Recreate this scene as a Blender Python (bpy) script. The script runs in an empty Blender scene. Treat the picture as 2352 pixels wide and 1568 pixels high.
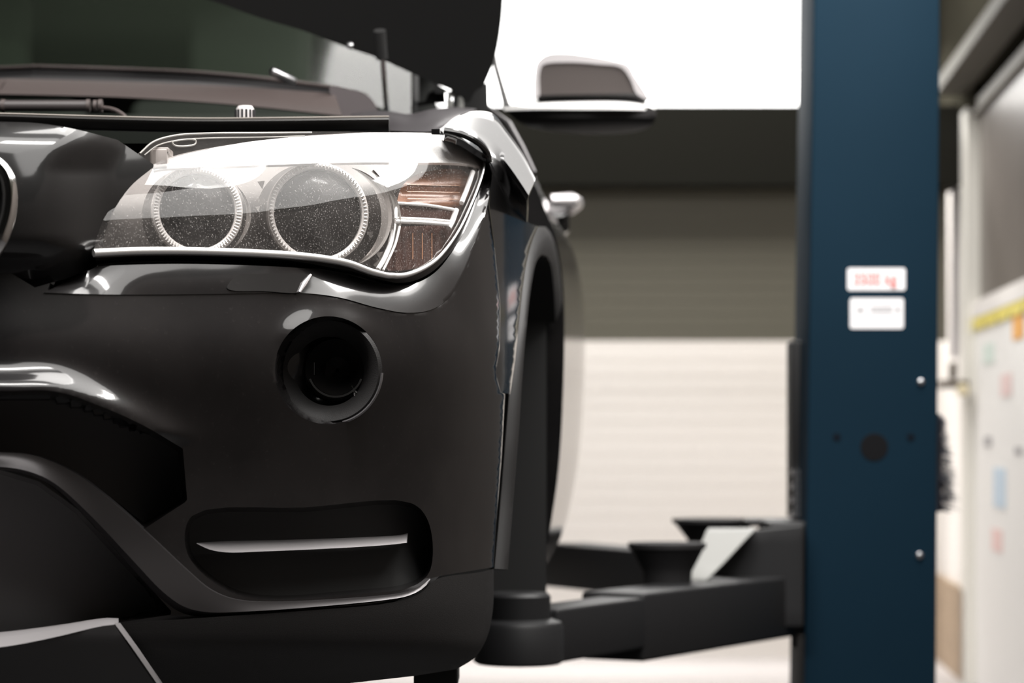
import bpy, bmesh, math, random
import numpy as np
from mathutils import Vector, Matrix, geometry
random.seed(7)
S = bpy.context.scene
C = S.collection

# ------------------------------------------------------------------ camera, world, lights, exposure
F, CX, HZ, H = 6000.0, 1176.0, 1000.0, 0.85      # focal length in pixels, centre column, horizon row, eye height
cam = bpy.data.cameras.new('camera')
cam.lens = 36.0 * F / 2352
cam.sensor_width = 36
cam.shift_y = (HZ - 784) / 2352
cam.clip_start = 0.05
cam.dof.use_dof = True
cam.dof.focus_distance = 2.93
cam.dof.aperture_fstop = 5.0
cam.dof.aperture_blades = 0
camo = bpy.data.objects.new('camera', cam)
C.objects.link(camo)
camo.location = (0, 0, H)
camo.rotation_euler = (math.pi / 2, 0, 0)
S.camera = camo
S.view_settings.view_transform = 'Standard'
S.view_settings.look = 'None'
S.view_settings.exposure = 0.0
S.view_settings.gamma = 1.0
w = bpy.data.worlds.new('world')
S.world = w
w.use_nodes = True
w.node_tree.nodes['Background'].inputs[0].default_value = (1, 0.97, 0.95, 1)
w.node_tree.nodes['Background'].inputs[1].default_value = 0.03

def area(name, loc, target, sx, sy, power, col=(1, .975, .945), spread=180):
    l = bpy.data.lights.new(name, 'AREA')
    l.shape = 'RECTANGLE'
    l.size, l.size_y, l.energy, l.color = sx, sy, power, col
    l.spread = math.radians(spread)
    o = bpy.data.objects.new(name, l)
    C.objects.link(o)
    o.location = loc
    o.rotation_euler = (Vector(target) - Vector(loc)).to_track_quat('-Z', 'Y').to_euler()
    return o
area('skylight_over_bay', (-0.3, 1.75, 3.25), (-0.3, 1.95, 0), 2.4, 1.6, 64)
area('tube_over_bonnet', (-0.85, 2.05, 3.15), (-0.85, 2.2, 0), 1.2, 0.34, 58)
area('tube_over_wing', (0.45, 2.1, 3.2), (0.45, 2.25, 0), 0.9, 0.25, 30)
area('side_window', (1.0, 2.8, 2.65), (-0.5, 2.8, 2.3), 3.8, 1.1, 62)
area('flange_fill', (1.0, 4.05, 2.2), (0.0, 4.05, 1.9), 1.15, 0.16, 24)  # added lamp that puts the white highlight on the headlight flange
area('tube_over_lift', (0.30, 4.3, 3.05), (0.30, 4.35, 0), 1.1, 2.8, 105)
area('tube_over_gate', (0.2, 8.45, 3.0), (0.2, 8.5, 0), 2.6, 0.7, 95)
area('fill_behind_shutter', (-0.3, 9.62, 2.3), (-0.3, 9.85, 0), 3.4, 0.2, 80)  # added unseen lamp that brightens the back wall and floor

# ------------------------------------------------------------------ geometry helpers
def P(px, py, Y):
    return Vector(((px - CX) / F * Y, Y, H + (HZ - py) / F * Y))

def cr(pts, n=8, closed=False):
    """Catmull-Rom through points of any dimension."""
    p = [np.array(q, float) for q in pts]
    m = len(p)
    out = []
    segs = m if closed else m - 1
    for i in range(segs):
        if closed:
            a, b, c, d = p[(i - 1) % m], p[i], p[(i + 1) % m], p[(i + 2) % m]
        else:
            b, c = p[i], p[i + 1]
            a = p[i - 1] if i > 0 else 2 * b - c
            d = p[i + 2] if i + 2 < m else 2 * c - b
        # centripetal parametrisation keeps tight corners from overshooting
        def kn(u, v): return max(np.linalg.norm(v - u) ** 0.5, 1e-6)
        t0 = 0; t1 = kn(a, b); t2 = t1 + kn(b, c); t3 = t2 + kn(c, d)
        for k in range(n):
            t = t1 + (t2 - t1) * k / n
            A1 = (t1 - t) / (t1 - t0) * a + (t - t0) / (t1 - t0) * b
            A2 = (t2 - t) / (t2 - t1) * b + (t - t1) / (t2 - t1) * c
            A3 = (t3 - t) / (t3 - t2) * c + (t - t2) / (t3 - t2) * d
            B1 = (t2 - t) / (t2 - t0) * A1 + (t - t0) / (t2 - t0) * A2
            B2 = (t3 - t) / (t3 - t1) * A2 + (t - t1) / (t3 - t1) * A3
            out.append((t2 - t) / (t2 - t1) * B1 + (t - t1) / (t2 - t1) * B2)
    if not closed:
        out.append(p[-1])
    return [tuple(q) for q in out]

def resample(pts, n):
    p = np.array(pts, float)
    d = np.r_[0, np.cumsum(np.linalg.norm(np.diff(p[:, :2], axis=0), axis=1))]
    t = np.linspace(0, d[-1], n)
    return [tuple(np.interp(t, d, p[:, k])[i] for k in range(p.shape[1])) for i in range(n)]

def inset(poly, d):
    p = np.array(poly, float)
    a = np.roll(p, 1, 0); c = np.roll(p, -1, 0)
    t = c - a; t /= np.linalg.norm(t, axis=1)[:, None] + 1e-9
    nrm = np.c_[-t[:, 1], t[:, 0]]
    area2 = np.sum(p[:, 0] * c[:, 1] - c[:, 0] * p[:, 1])
    return p + nrm * d * (1 if area2 > 0 else -1)

class MB:
    def __init__(self):
        self.v, self.f = [], []
    def add(self, vs, fs):
        o = len(self.v)
        self.v += [Vector(q) for q in vs]
        self.f += [tuple(i + o for i in f) for f in fs]
        return self
    def box(self, a, b):
        (x0, y0, z0), (x1, y1, z1) = a, b
        vs = [(x, y, z) for x in (x0, x1) for y in (y0, y1) for z in (z0, z1)]
        return self.add(vs, [(0, 1, 3, 2), (4, 6, 7, 5), (0, 4, 5, 1), (2, 3, 7, 6), (0, 2, 6, 4), (1, 5, 7, 3)])
    def grid(self, rows, closed_u=False, closed_v=False, caps=False):
        n, m = len(rows), len(rows[0])
        vs = [q for r in rows for q in r]
        fs = []
        for i in range(n if closed_v else n - 1):
            for j in range(m if closed_u else m - 1):
                i2, j2 = (i + 1) % n, (j + 1) % m
                fs.append((i * m + j, i * m + j2, i2 * m + j2, i2 * m + j))
        if caps:
            fs.append(tuple(range(m))[::-1])
            fs.append(tuple((n - 1) * m + j for j in range(m)))
        return self.add(vs, fs)
    def tube(self, pts, r, seg=12, caps=True, flat=1.0):
        pts = [Vector(p) for p in pts]
        rows = []
        up = Vector((0, 0, 1))
        for i, p in enumerate(pts):
            t = (pts[min(i + 1, len(pts) - 1)] - pts[max(i - 1, 0)]).normalized()
            a = t.cross(up)
            if a.length < 0.05:
                a = t.cross(Vector((0, 1, 0)))
            a.normalize()
            b = a.cross(t).normalized()
            rr = r[i] if isinstance(r, (list, tuple)) else r
            rows.append([p + a * math.cos(2 * math.pi * k / seg) * rr + b * math.sin(2 * math.pi * k / seg) * rr * flat for k in range(seg)])
        return self.grid(rows, closed_u=True, caps=caps)
    def lathe(self, prof, center, axis=(0, -1, 0), seg=64, caps=False, arc=None):
        """prof: (radius, height along axis) pairs."""
        ax = Vector(axis).normalized()
        a = ax.cross(Vector((0, 0, 1)))
        if a.length < 0.05:
            a = Vector((1, 0, 0))
        a.normalize()
        b = a.cross(ax).normalized()
        if b.z < 0: b = -b
        c = Vector(center)
        rows = []
        for r, h in prof:
            if arc:
                th = [math.radians(arc[0] + (arc[1] - arc[0]) * k / seg) for k in range(seg + 1)]
            else:
                th = [2 * math.pi * k / seg for k in range(seg)]
            rows.append([c + ax * h + (a * -math.cos(t) + b * math.sin(t)) * r if a.x < 0 else c + ax * h + (a * math.cos(t) + b * math.sin(t)) * r for t in th])
        return self.grid(rows, closed_u=arc is None, caps=caps)
    def slab(self, top, thick):
        """sheet given as grid rows of points -> closed sheet, thick is a vector."""
        t = Vector(thick)
        n, m = len(top), len(top[0])
        self.grid(top)
        self.grid([[Vector(q) + t for q in r] for r in top])
        ring = [top[0][j] for j in range(m)] + [top[i][m - 1] for i in range(1, n)] + [top[n - 1][j] for j in range(m - 2, -1, -1)] + [top[i][0] for i in range(n - 2, 0, -1)]
        return self.grid([[Vector(q) for q in ring], [Vector(q) + t for q in ring]], closed_u=True)

def patch(outline, depth, step=14, thick=0.006, mb=None, loops=(), thick_vec=None):
    """fill a closed curve (pixel outline) that lies on a surface of known depth; gives it thickness."""
    ol = [tuple(q[:2]) for q in outline]
    clean = [ol[0]]
    for q in ol[1:]:
        if math.hypot(q[0] - clean[-1][0], q[1] - clean[-1][1]) > 0.4:
            clean.append(q)
    if math.hypot(clean[0][0] - clean[-1][0], clean[0][1] - clean[-1][1]) < 0.4:
        clean.pop()
    # refine long edges
    ol = []
    for i, q in enumerate(clean):
        r = clean[(i + 1) % len(clean)]
        k = max(1, int(math.hypot(r[0] - q[0], r[1] - q[1]) / (step * 1.3)))
        for t in range(k):
            ol.append((q[0] + (r[0] - q[0]) * t / k, q[1] + (r[1] - q[1]) * t / k))
    arr = np.array(ol)
    x0, y0 = arr.min(0); x1, y1 = arr.max(0)
    gx, gy = np.meshgrid(np.arange(x0 + step / 2, x1, step), np.arange(y0 + step / 2, y1, step))
    gx = gx + (np.arange(gx.shape[0]) % 2)[:, None] * step * 0.5
    pts = np.c_[gx.ravel(), gy.ravel()]
    ins = sd(pts[:, 0], pts[:, 1], arr) < -step * 0.55
    pts = pts[ins]
    lv, le = [], []
    for lp in loops:
        lp = [tuple(q) for q in resample(list(lp) + [lp[0]], max(8, int(sum(math.hypot(lp[i][0] - lp[i - 1][0], lp[i][1] - lp[i - 1][1]) for i in range(len(lp))) / step)))][:-1]
        la = np.array(lp)
        keep = sd(la[:, 0], la[:, 1], arr) < -step * .4
        pts = pts[np.abs(sd(pts[:, 0], pts[:, 1], la)) > step * .45]
        lv.append((lp, keep))
    vs = [Vector(q) for q in ol] + [Vector(q) for q in pts]
    ids = list(range(len(ol)))
    for lp, keep in lv:
        o_ = len(vs)
        idx = {}
        for i_, q in enumerate(lp):
            if keep[i_]:
                idx[i_] = len(vs); vs.append(Vector(q))
        for i_ in range(len(lp)):
            j_ = (i_ + 1) % len(lp)
            if i_ in idx and j_ in idx: le.append((idx[i_], idx[j_]))
    r = geometry.delaunay_2d_cdt(vs, le, [ids], 1, 1e-4)
    v2, fs = r[0], r[2]
    Ys = depth(np.array([q[0] for q in v2]), np.array([q[1] for q in v2]))
    top = [P(q[0], q[1], y) for q, y in zip(v2, Ys)]
    # boundary edges
    cnt = {}
    for f in fs:
        for i in range(len(f)):
            a, b = f[i], f[(i + 1) % len(f)]
            cnt[(a, b)] = 1
    be = [(a, b) for (a, b) in cnt if (b, a) not in cnt]
    n = len(top)
    tv = Vector(thick_vec) if thick_vec else None
    back = [q + (tv if tv else (q - Vector((0, 0, H))).normalized() * thick) for q in top]
    mb = mb or MB()
    mb.add(top + back, [tuple(f) for f in fs] + [tuple(i + n for i in f[::-1]) for f in fs] + [(a, a + n, b + n, b) for a, b in be])
    return mb

def sd(px, py, poly):
    """signed distance to polygon, negative inside."""
    px = np.asarray(px, float); py = np.asarray(py, float)
    poly = np.asarray(poly, float)
    d = np.full(px.shape, 1e18)
    ins = np.zeros(px.shape, bool)
    m = len(poly)
    for i in range(m):
        ax, ay = poly[i]; bx, by = poly[(i + 1) % m]
        ex, ey = bx - ax, by - ay
        L = ex * ex + ey * ey + 1e-12
        t = np.clip(((px - ax) * ex + (py - ay) * ey) / L, 0, 1)
        d = np.minimum(d, (px - ax - t * ex) ** 2 + (py - ay - t * ey) ** 2)
        c = ((ay > py) != (by > py)) & (px < (bx - ax) * (py - ay) / (by - ay + 1e-12) + ax)
        ins ^= c
    d = np.sqrt(d)
    return np.where(ins, -d, d)

def sstep(a, b, x):
    t = np.clip((x - a) / (b - a), 0, 1)
    return t * t * (3 - 2 * t)

# mirror across the car's centre plane
YAW = math.radians(2.0)
M0 = Vector((-0.82, 2.6, 0))
MN = Vector((math.cos(YAW), -math.sin(YAW), 0))
def mirror(q):
    return q - MN * (2 * (q - M0).dot(MN))
def sym(mb):
    n = len(mb.v)
    mb.v += [mirror(q) for q in mb.v]
    mb.f += [tuple(i + n for i in f[::-1]) for f in mb.f]
    return mb

def root(name, label, cat, loc, group=None):
    o = bpy.data.objects.new(name, None)
    C.objects.link(o)
    o.location = loc
    o.empty_display_size = 0.1
    o['label'] = label; o['category'] = cat
    if group: o['group'] = group
    return o

def top_of(o):
    while o.parent: o = o.parent
    return o

def build(name, mb, mat, parent=None, smooth=True, angle=35, bevel=0, label=None, cat=None, kind=None, group=None, base=None):
    off = Vector((0, 0, 0))
    if parent is not None:
        off = Vector(top_of(parent).location)
    elif base is not None:
        off = Vector(base)
    me = bpy.data.meshes.new(name)
    me.from_pydata([tuple(q - off) for q in mb.v], [], mb.f)
    bm = bmesh.new(); bm.from_mesh(me)
    bmesh.ops.remove_doubles(bm, verts=bm.verts, dist=1e-6)
    bmesh.ops.recalc_face_normals(bm, faces=bm.faces)
    if bevel:
        es = [e for e in bm.edges if len(e.link_faces) == 2 and e.calc_face_angle(0) > math.radians(angle)]
        bmesh.ops.bevel(bm, geom=es, offset=bevel, segments=3, affect='EDGES', profile=0.5)
    if smooth:
        for f in bm.faces: f.smooth = True
        for e in bm.edges:
            if len(e.link_faces) == 2 and e.calc_face_angle(0) > math.radians(angle):
                e.smooth = False
    bm.to_mesh(me); bm.free()
    me.materials.append(mat)
    o = bpy.data.objects.new(name, me)
    C.objects.link(o)
    if parent is not None: o.parent = parent
    else: o.location = off
    if label: o['label'] = label
    if cat: o['category'] = cat
    if kind: o['kind'] = kind
    if group: o['group'] = group
    return o

# ------------------------------------------------------------------ materials
def mat(name, col, rough=.5, metal=0, coat=0, coat_rough=.03, spec=.5, emit=None, dust=0, dust_scale=160, dust_col=(.45, .40, .38), var=0, var_scale=6, bump=0, bump_scale=200, alpha=None):
    m = bpy.data.materials.new(name); m.use_nodes = True
    nt = m.node_tree; b = nt.nodes['Principled BSDF']
    b.inputs['Base Color'].default_value = (*col, 1)
    b.inputs['Roughness'].default_value = rough
    b.inputs['Metallic'].default_value = metal
    b.inputs['Coat Weight'].default_value = coat
    b.inputs['Coat Roughness'].default_value = coat_rough
    b.inputs['Specular IOR Level'].default_value = spec
    tc = nt.nodes.new('ShaderNodeTexCoord')
    last = None
    if var:
        n = nt.nodes.new('ShaderNodeTexNoise'); n.inputs['Scale'].default_value = var_scale; n.inputs['Detail'].default_value = 5
        nt.links.new(tc.outputs['Object'], n.inputs['Vector'])
        r = nt.nodes.new('ShaderNodeMixRGB'); r.blend_type = 'MIX'
        r.inputs[1].default_value = (*[c * (1 - var) for c in col], 1); r.inputs[2].default_value = (*[min(1, c * (1 + var)) for c in col], 1)
        nt.links.new(n.outputs['Fac'], r.inputs[0]); nt.links.new(r.outputs[0], b.inputs['Base Color'])
        last = r.outputs[0]
    if dust:
        n = nt.nodes.new('ShaderNodeTexNoise'); n.inputs['Scale'].default_value = dust_scale; n.inputs['Detail'].default_value = 3
        n2 = nt.nodes.new('ShaderNodeTexNoise'); n2.inputs['Scale'].default_value = 9; n2.inputs['Detail'].default_value = 4
        nt.links.new(tc.outputs['Object'], n.inputs['Vector']); nt.links.new(tc.outputs['Object'], n2.inputs['Vector'])
        rp = nt.nodes.new('ShaderNodeMapRange'); rp.inputs[1].default_value = .62; rp.inputs[2].default_value = .78; rp.inputs[3].default_value = 0; rp.inputs[4].default_value = 1
        nt.links.new(n.outputs['Fac'], rp.inputs[0])
        r2 = nt.nodes.new('ShaderNodeMapRange'); r2.inputs[1].default_value = .4; r2.inputs[2].default_value = .75; r2.inputs[3].default_value = .05; r2.inputs[4].default_value = .5
        nt.links.new(n2.outputs['Fac'], r2.inputs[0])
        ad = nt.nodes.new('ShaderNodeMath'); ad.operation = 'MULTIPLY_ADD'
        ad.inputs[1].default_value = .5
        nt.links.new(rp.outputs[0], ad.inputs[0]); nt.links.new(r2.outputs[0], ad.inputs[2])
        ml = nt.nodes.new('ShaderNodeMath'); ml.operation = 'MULTIPLY'; ml.inputs[1].default_value = dust; ml.use_clamp = True
        nt.links.new(ad.outputs[0], ml.inputs[0])
        mx = nt.nodes.new('ShaderNodeMixRGB')
        mx.inputs[1].default_value = (*col, 1); mx.inputs[2].default_value = (*dust_col, 1)
        if last: nt.links.new(last, mx.inputs[1])
        nt.links.new(ml.outputs[0], mx.inputs[0]); nt.links.new(mx.outputs[0], b.inputs['Base Color'])
    if bump:
        n = nt.nodes.new('ShaderNodeTexNoise'); n.inputs['Scale'].default_value = bump_scale
        nt.links.new(tc.outputs['Object'], n.inputs['Vector'])
        bp = nt.nodes.new('ShaderNodeBump'); bp.inputs['Strength'].default_value = bump; bp.inputs['Distance'].default_value = .002
        nt.links.new(n.outputs['Fac'], bp.inputs['Height']); nt.links.new(bp.outputs[0], b.inputs['Normal'])
    if emit:
        b.inputs['Emission Color'].default_value = (*emit[0], 1); b.inputs['Emission Strength'].default_value = emit[1]
    return m

def clear_mat(name, tint=(1, 1, 1), haze=.05, haze_col=(.8, .75, .72), gloss_rough=.02, ior=1.5, specks=.5, gloss=1.0, scale=320):
    """thin clear sheet: see-through plus a mirror-like surface and a film of dust."""
    m = bpy.data.materials.new(name); m.use_nodes = True
    nt = m.node_tree; N = nt.nodes; L = nt.links
    for n in list(N):
        if n.type == 'BSDF_PRINCIPLED': N.remove(n)
    out = [n for n in N if n.type == 'OUTPUT_MATERIAL'][0]
    tr = N.new('ShaderNodeBsdfTransparent'); tr.inputs[0].default_value = (*tint, 1)
    gl = N.new('ShaderNodeBsdfGlossy'); gl.inputs['Roughness'].default_value = gloss_rough; gl.inputs[0].default_value = (gloss, gloss, gloss, 1)
    fr = N.new('ShaderNodeFresnel'); fr.inputs[0].default_value = ior
    m1 = N.new('ShaderNodeMixShader')
    ge = N.new('ShaderNodeNewGeometry'); sb = N.new('ShaderNodeMath'); sb.operation = 'SUBTRACT'; sb.inputs[0].default_value = 1
    mu = N.new('ShaderNodeMath'); mu.operation = 'MULTIPLY'
    L.new(ge.outputs['Backfacing'], sb.inputs[1]); L.new(sb.outputs[0], mu.inputs[0]); L.new(fr.outputs[0], mu.inputs[1])
    L.new(mu.outputs[0], m1.inputs[0]); L.new(tr.outputs[0], m1.inputs[1]); L.new(gl.outputs[0], m1.inputs[2])
    df = N.new('ShaderNodeBsdfDiffuse'); df.inputs[0].default_value = (*haze_col, 1)
    tc = N.new('ShaderNodeTexCoord')
    n = N.new('ShaderNodeTexNoise'); n.inputs['Scale'].default_value = scale; n.inputs['Detail'].default_value = 4
    n2 = N.new('ShaderNodeTexNoise'); n2.inputs['Scale'].default_value = 22; n2.inputs['Detail'].default_value = 6
    L.new(tc.outputs['Object'], n.inputs['Vector']); L.new(tc.outputs['Object'], n2.inputs['Vector'])
    r = N.new('ShaderNodeMapRange'); r.inputs[1].default_value = .62; r.inputs[2].default_value = .70; r.inputs[3].default_value = 0; r.inputs[4].default_value = specks
    r2 = N.new('ShaderNodeMapRange'); r2.inputs[1].default_value = .35; r2.inputs[2].default_value = .7; r2.inputs[3].default_value = haze * (.6 if specks else 1); r2.inputs[4].default_value = haze * (1.5 if specks else 1)
    L.new(n.outputs['Fac'], r.inputs[0]); L.new(n2.outputs['Fac'], r2.inputs[0])
    ad = N.new('ShaderNodeMath'); ad.operation = 'ADD'; ad.use_clamp = True
    L.new(r.outputs[0], ad.inputs[0]); L.new(r2.outputs[0], ad.inputs[1])
    m2 = N.new('ShaderNodeMixShader')
    L.new(ad.outputs[0], m2.inputs[0]); L.new(m1.outputs[0], m2.inputs[1]); L.new(df.outputs[0], m2.inputs[2])
    L.new(m2.outputs[0], out.inputs[0])
    return m

paint = mat('black_car_paint', (.005, .0048, .005), rough=.35, coat=1, spec=.15, coat_rough=.08, dust=.03, dust_scale=240)
paint_dusty = mat('dusty_black_paint', (.006, .0055, .006), rough=.35, coat=1, spec=.15, coat_rough=.08, dust=.04, dust_scale=210)
plastic = mat('black_plastic', (.016, .015, .015), rough=.55, spec=.3, bump=.15, bump_scale=900)
matt = mat('black_liner', (.03, .03, .03), rough=.9, spec=.1)
gasket = mat('glossy_black_gasket', (.006, .006, .006), rough=.12, coat=.6)
satin = mat('satin_grey_trim', (.075, .071, .073), rough=.34, metal=.75)
silver = mat('satin_silver', (.66, .63, .64), rough=.36, metal=.8)
chrome = mat('chrome', (.86, .85, .84), rough=.10, metal=1)
white_refl = mat('white_reflector', (.93, .92, .91), rough=.35)
ring_mat = mat('frosted_ring', (.62, .58, .56), rough=.3, coat=.5)
housing_mat = mat('headlight_housing', (.085, .075, .07), rough=.35, metal=.45, var=.5, var_scale=18)
black_glass = mat('dark_projector_glass', (.010, .010, .010), rough=.12, coat=0, spec=.12, dust=.08, dust_scale=900)
amber = mat('amber_reflector', (.20, .082, .04), rough=.35, metal=.1, var=.3, var_scale=30)
amber_dark = mat('dark_amber_reflector', (.06, .024, .017), rough=.35, var=.3, var_scale=35)
clear = clear_mat('clear_lens', haze=.012, specks=.26, scale=600)
clear_rib = clear_mat('clear_plastic_rib', tint=(.80, .79, .78), haze=.03, specks=.2, scale=900)
screen_glass = clear_mat('green_windscreen', tint=(.80, .85, .79), haze=.009, specks=0, haze_col=(.45, .55, .42), ior=1.5, gloss_rough=.13, gloss=.55)
cowl_mat = mat('brown_grey_cowl', (.065, .05, .047), rough=.6, bump=.3, bump_scale=300)
rubber = mat('rubber', (.02, .019, .02), rough=.7, spec=.3)
blue = mat('blue_painted_steel', (.0065, .021, .036), rough=.6, spec=.06, var=.12, var_scale=3)
sticker = mat('white_sticker', (.85, .84, .86), rough=.5)
red_ink = mat('red_ink', (.78, .18, .15), rough=.6)
grey_ink = mat('grey_ink', (.35, .34, .35), rough=.6)
steel_dark = mat('black_lift_steel', (.014, .014, .015), rough=.5, spec=.35)
steel_light = mat('pale_galvanised_steel', (.20, .20, .19), rough=.5, metal=.2)
zinc = mat('zinc_bolt', (.6, .6, .62), rough=.3, metal=1)

# ------------------------------------------------------------------ the front skin of the car: distance as a function of the view direction
_k = np.array([(-1600, 2.62), (-700, 2.62), (-300, 2.63), (0, 2.66), (200, 2.70), (410, 2.76), (600, 2.82), (753, 2.88), (900, 2.955), (1000, 3.02), (1060, 3.075), (1117, 3.15), (1165, 3.24), (1205, 3.36), (1240, 3.5), (1279, 3.68), (1420, 4.4)])
_tx = np.arange(-1600, 1420, 2.0)
_ty = np.interp(_tx, _k[:, 0], _k[:, 1])
_g = np.exp(-np.arange(-60, 61) ** 2 / (2 * 22.0 ** 2)); _g /= _g.sum()
_ty2 = np.convolve(np.pad(_ty, 60, mode='reflect', reflect_type='odd'), _g, 'valid')
_lk = np.array([(-100, .20), (200, .135), (300, .090), (400, .045), (440, .026), (470, .018), (520, .010), (600, .002), (680, -.006), (790, -.020), (860, -.018), (950, -.004), (1100, .012), (1250, .016), (1400, .008), (1500, .02), (1600, .06)])
_lx = np.arange(-100, 1602, 2.0)
_l2 = np.convolve(np.pad(np.interp(_lx, _lk[:, 0], _lk[:, 1]), 40, mode='edge'), np.exp(-np.arange(-40, 41) ** 2 / (2 * 15.0 ** 2)) / np.exp(-np.arange(-40, 41) ** 2 / (2 * 15.0 ** 2)).sum(), 'valid')
def plan(px): return np.interp(px, _tx, _ty2)
def lean(py): return np.interp(py, _lx, _l2)
def skin(px, py):
    px = np.asarray(px, float); py = np.asarray(py, float)
    return plan(px) + lean(py)
def skin_off(d):
    return lambda px, py: skin(px, py) + d
def SP(px, py, d=0):
    return P(px, py, float(skin(px, py)) + d)

# ------------------------------------------------------------------ CAR
car = root('car', 'glossy black car raised on the lift with its bonnet open', 'car', (-0.7, 3.9, 0.35))

# outlines shared between parts
HL_TOP = [(318, 352), (350, 324), (400, 309), (480, 304), (600, 303), (718, 303), (850, 304), (960, 305), (1020, 308), (1060, 324), (1095, 345), (1113, 359)]
HL_RIGHT = [(1113, 359), (1110, 390), (1098, 430), (1080, 475), (1058, 522), (1030, 565), (1000, 598), (965, 620), (930, 632), (890, 634)]
HL_BOT = [(890, 634), (850, 624), (800, 606), (750, 596), (680, 588), (600, 583), (500, 579), (400, 577), (300, 578), (215, 582)]
HL_LEFT = [(215, 582), (225, 520), (265, 440), (318, 352)]
top_c, right_c, bot_c = cr(HL_TOP), cr(HL_RIGHT), cr(HL_BOT)
hl_outline = top_c[:-1] + right_c[:-1] + bot_c[:-1] + HL_LEFT[:-1]
GASKET_OUT = cr([(1122, 362), (1117, 400), (1105, 445), (1086, 490), (1062, 540), (1034, 585), (1003, 622), (968, 645), (930, 655), (888, 652), (845, 643), (795, 630), (740, 620), (670, 614), (590, 610), (490, 607), (400, 606), (300, 608), (225, 611)])
FL_OUT = cr([(1126, 370), (1130, 400), (1117, 480), (1092, 560), (1062, 635), (1030, 685), (990, 711), (935, 718), (865, 706), (780, 683), (700, 673), (560, 674), (400, 676), (250, 676), (100, 672)])

# --- bumper cover
flange_poly = np.array(GASKET_OUT[::-1] + FL_OUT)
lip = cr([(-700, 880), (-300, 890), (0, 897), (130, 899), (230, 932), (330, 977), (420, 1030)])
R1 = np.array(lip + [(430, 1150), (330, 1215), (210, 1120), (100, 1070), (0, 1055), (-700, 1050)])
R2 = np.array(cr([(440, 1185), (700, 1165), (945, 1155), (985, 1200), (988, 1310), (950, 1345), (800, 1366), (600, 1376), (510, 1350), (430, 1270)], 5, True))
R3 = np.array([(-700, 1075), (0, 1078), (90, 1105), (180, 1170), (300, 1300), (400, 1410), (270, 1430), (0, 1470), (-700, 1480)])
def bumper_depth(px, py):
    d = skin(px, py)
    # upper flange dips in towards the lamp
    gd = np.abs(sd(px, py, np.array(FL_OUT + [(100, 600), (300, 500), (900, 400)])))
    inside = sd(px, py, flange_poly) < 2
    d = d + np.where(inside, .06 * sstep(3, 25, gd), 0)
    # soft bulge over the lower intake, then the intake cavity
    u = sd(px, py, R1)
    d = d - .030 * np.exp(-np.clip(u, 0, None) ** 2 / (2 * 28.0 ** 2)) * (u > -25) * sstep(520, 200, px) * sstep(1025, 985, py)
    d = d + .10 * sstep(-1.5, -14, u)
    d = d + .07 * sstep(-1.5, -12, sd(px, py, R2))
    d = d + .09 * sstep(-1.5, -12, sd(px, py, R3))
    # fog lamp: hooded round pocket
    r = np.hypot((px - 754), (py - 850) * 1.0)
    up = sstep(40, 110, 850 - py)
    ang = np.degrees(np.arctan2(850 - py, px - 754))
    d = d - .0075 * sstep(30, 62, ang) * sstep(158, 128, ang) * (1 - .45 * np.exp(-((ang - 92) / 17) ** 2)) * np.exp(-(r - 118) ** 2 / (2 * 19.0 ** 2)) * (r > 100)
    d = d + .085 * sstep(123, 104, r)
    return d
outline = ([(-700, 1290), (-700, 540), (-20, 600), (80, 660), (150, 640), (225, 611)] + GASKET_OUT[::-1][1:-1] +
           [(1122, 362), (1126, 370), (1130, 400)] + [(1122, 470), (1135, 560), (1150, 700), (1148, 800), (1138, 855), (1150, 900), (1160, 905), (1152, 1050), (1140, 1200), (1134, 1302), (1010, 1322), (985, 1345), (900, 1385), (600, 1430), (300, 1440), (0, 1480), (-700, 1500)])
bumper = build('bumper', sym(patch(outline, bumper_depth, step=9, thick=.006, loops=[[(754 + q * math.cos(k * .05236), 850 + q * math.sin(k * .05236)) for k in range(120)] for q in (124, 103)] + [R1, inset(R1, 14), R2, inset(R2, 12), R3, inset(R3, 12)])), paint_dusty, car, angle=50)

_fo, _fi = resample(FL_OUT, 150), resample(GASKET_OUT, 150)
def flange_rows(n=9):
    rows = []
    for k in range(n):
        t = k / (n - 1)
        row = []
        for o_, i_ in zip(_fo, _fi):
            x, y = o_[0] + (i_[0] - o_[0]) * t, o_[1] + (i_[1] - o_[1]) * t
            do = float(skin(o_[0], o_[1])); di = float(skin(i_[0], i_[1])) + .030 - .009 * float(sstep(610, 690, o_[1])) - .019 * float(sstep(800, 560, o_[0]))
            row.append(P(x, y, do - .0016 + (di - do) * t - .0015 * math.sin(math.pi * t) + .016 * float(sstep(340, 140, x)) * (1 - (1 - t) ** 2)))
        rows.append(row)
    return rows
fl_rows = flange_rows()
build('lamp_flange', MB().slab(fl_rows, (0, .012, -.002)), paint_dusty, bumper, angle=60)
# washer cover on the flange
wc = patch(cr([(548, 631), (580, 629), (700, 628), (713, 632), (690, 668), (684, 672), (600, 668), (530, 666), (522, 660)], 4, True), lambda x, y: skin(x, y) + .004 * (674 - y) / 62 - .004, step=8, thick=.02)
wco = build('washer_cover', wc, paint, bumper)
b = MB().tube([P(x, y, float(skin(x, y)) + .004 * (674 - y) / 62 - .006) for x, y in ((714, 631), (700, 651), (688, 671))], [.0016, .003, .0016], 8)
build('cover_edge', b, silver, wco)

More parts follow.
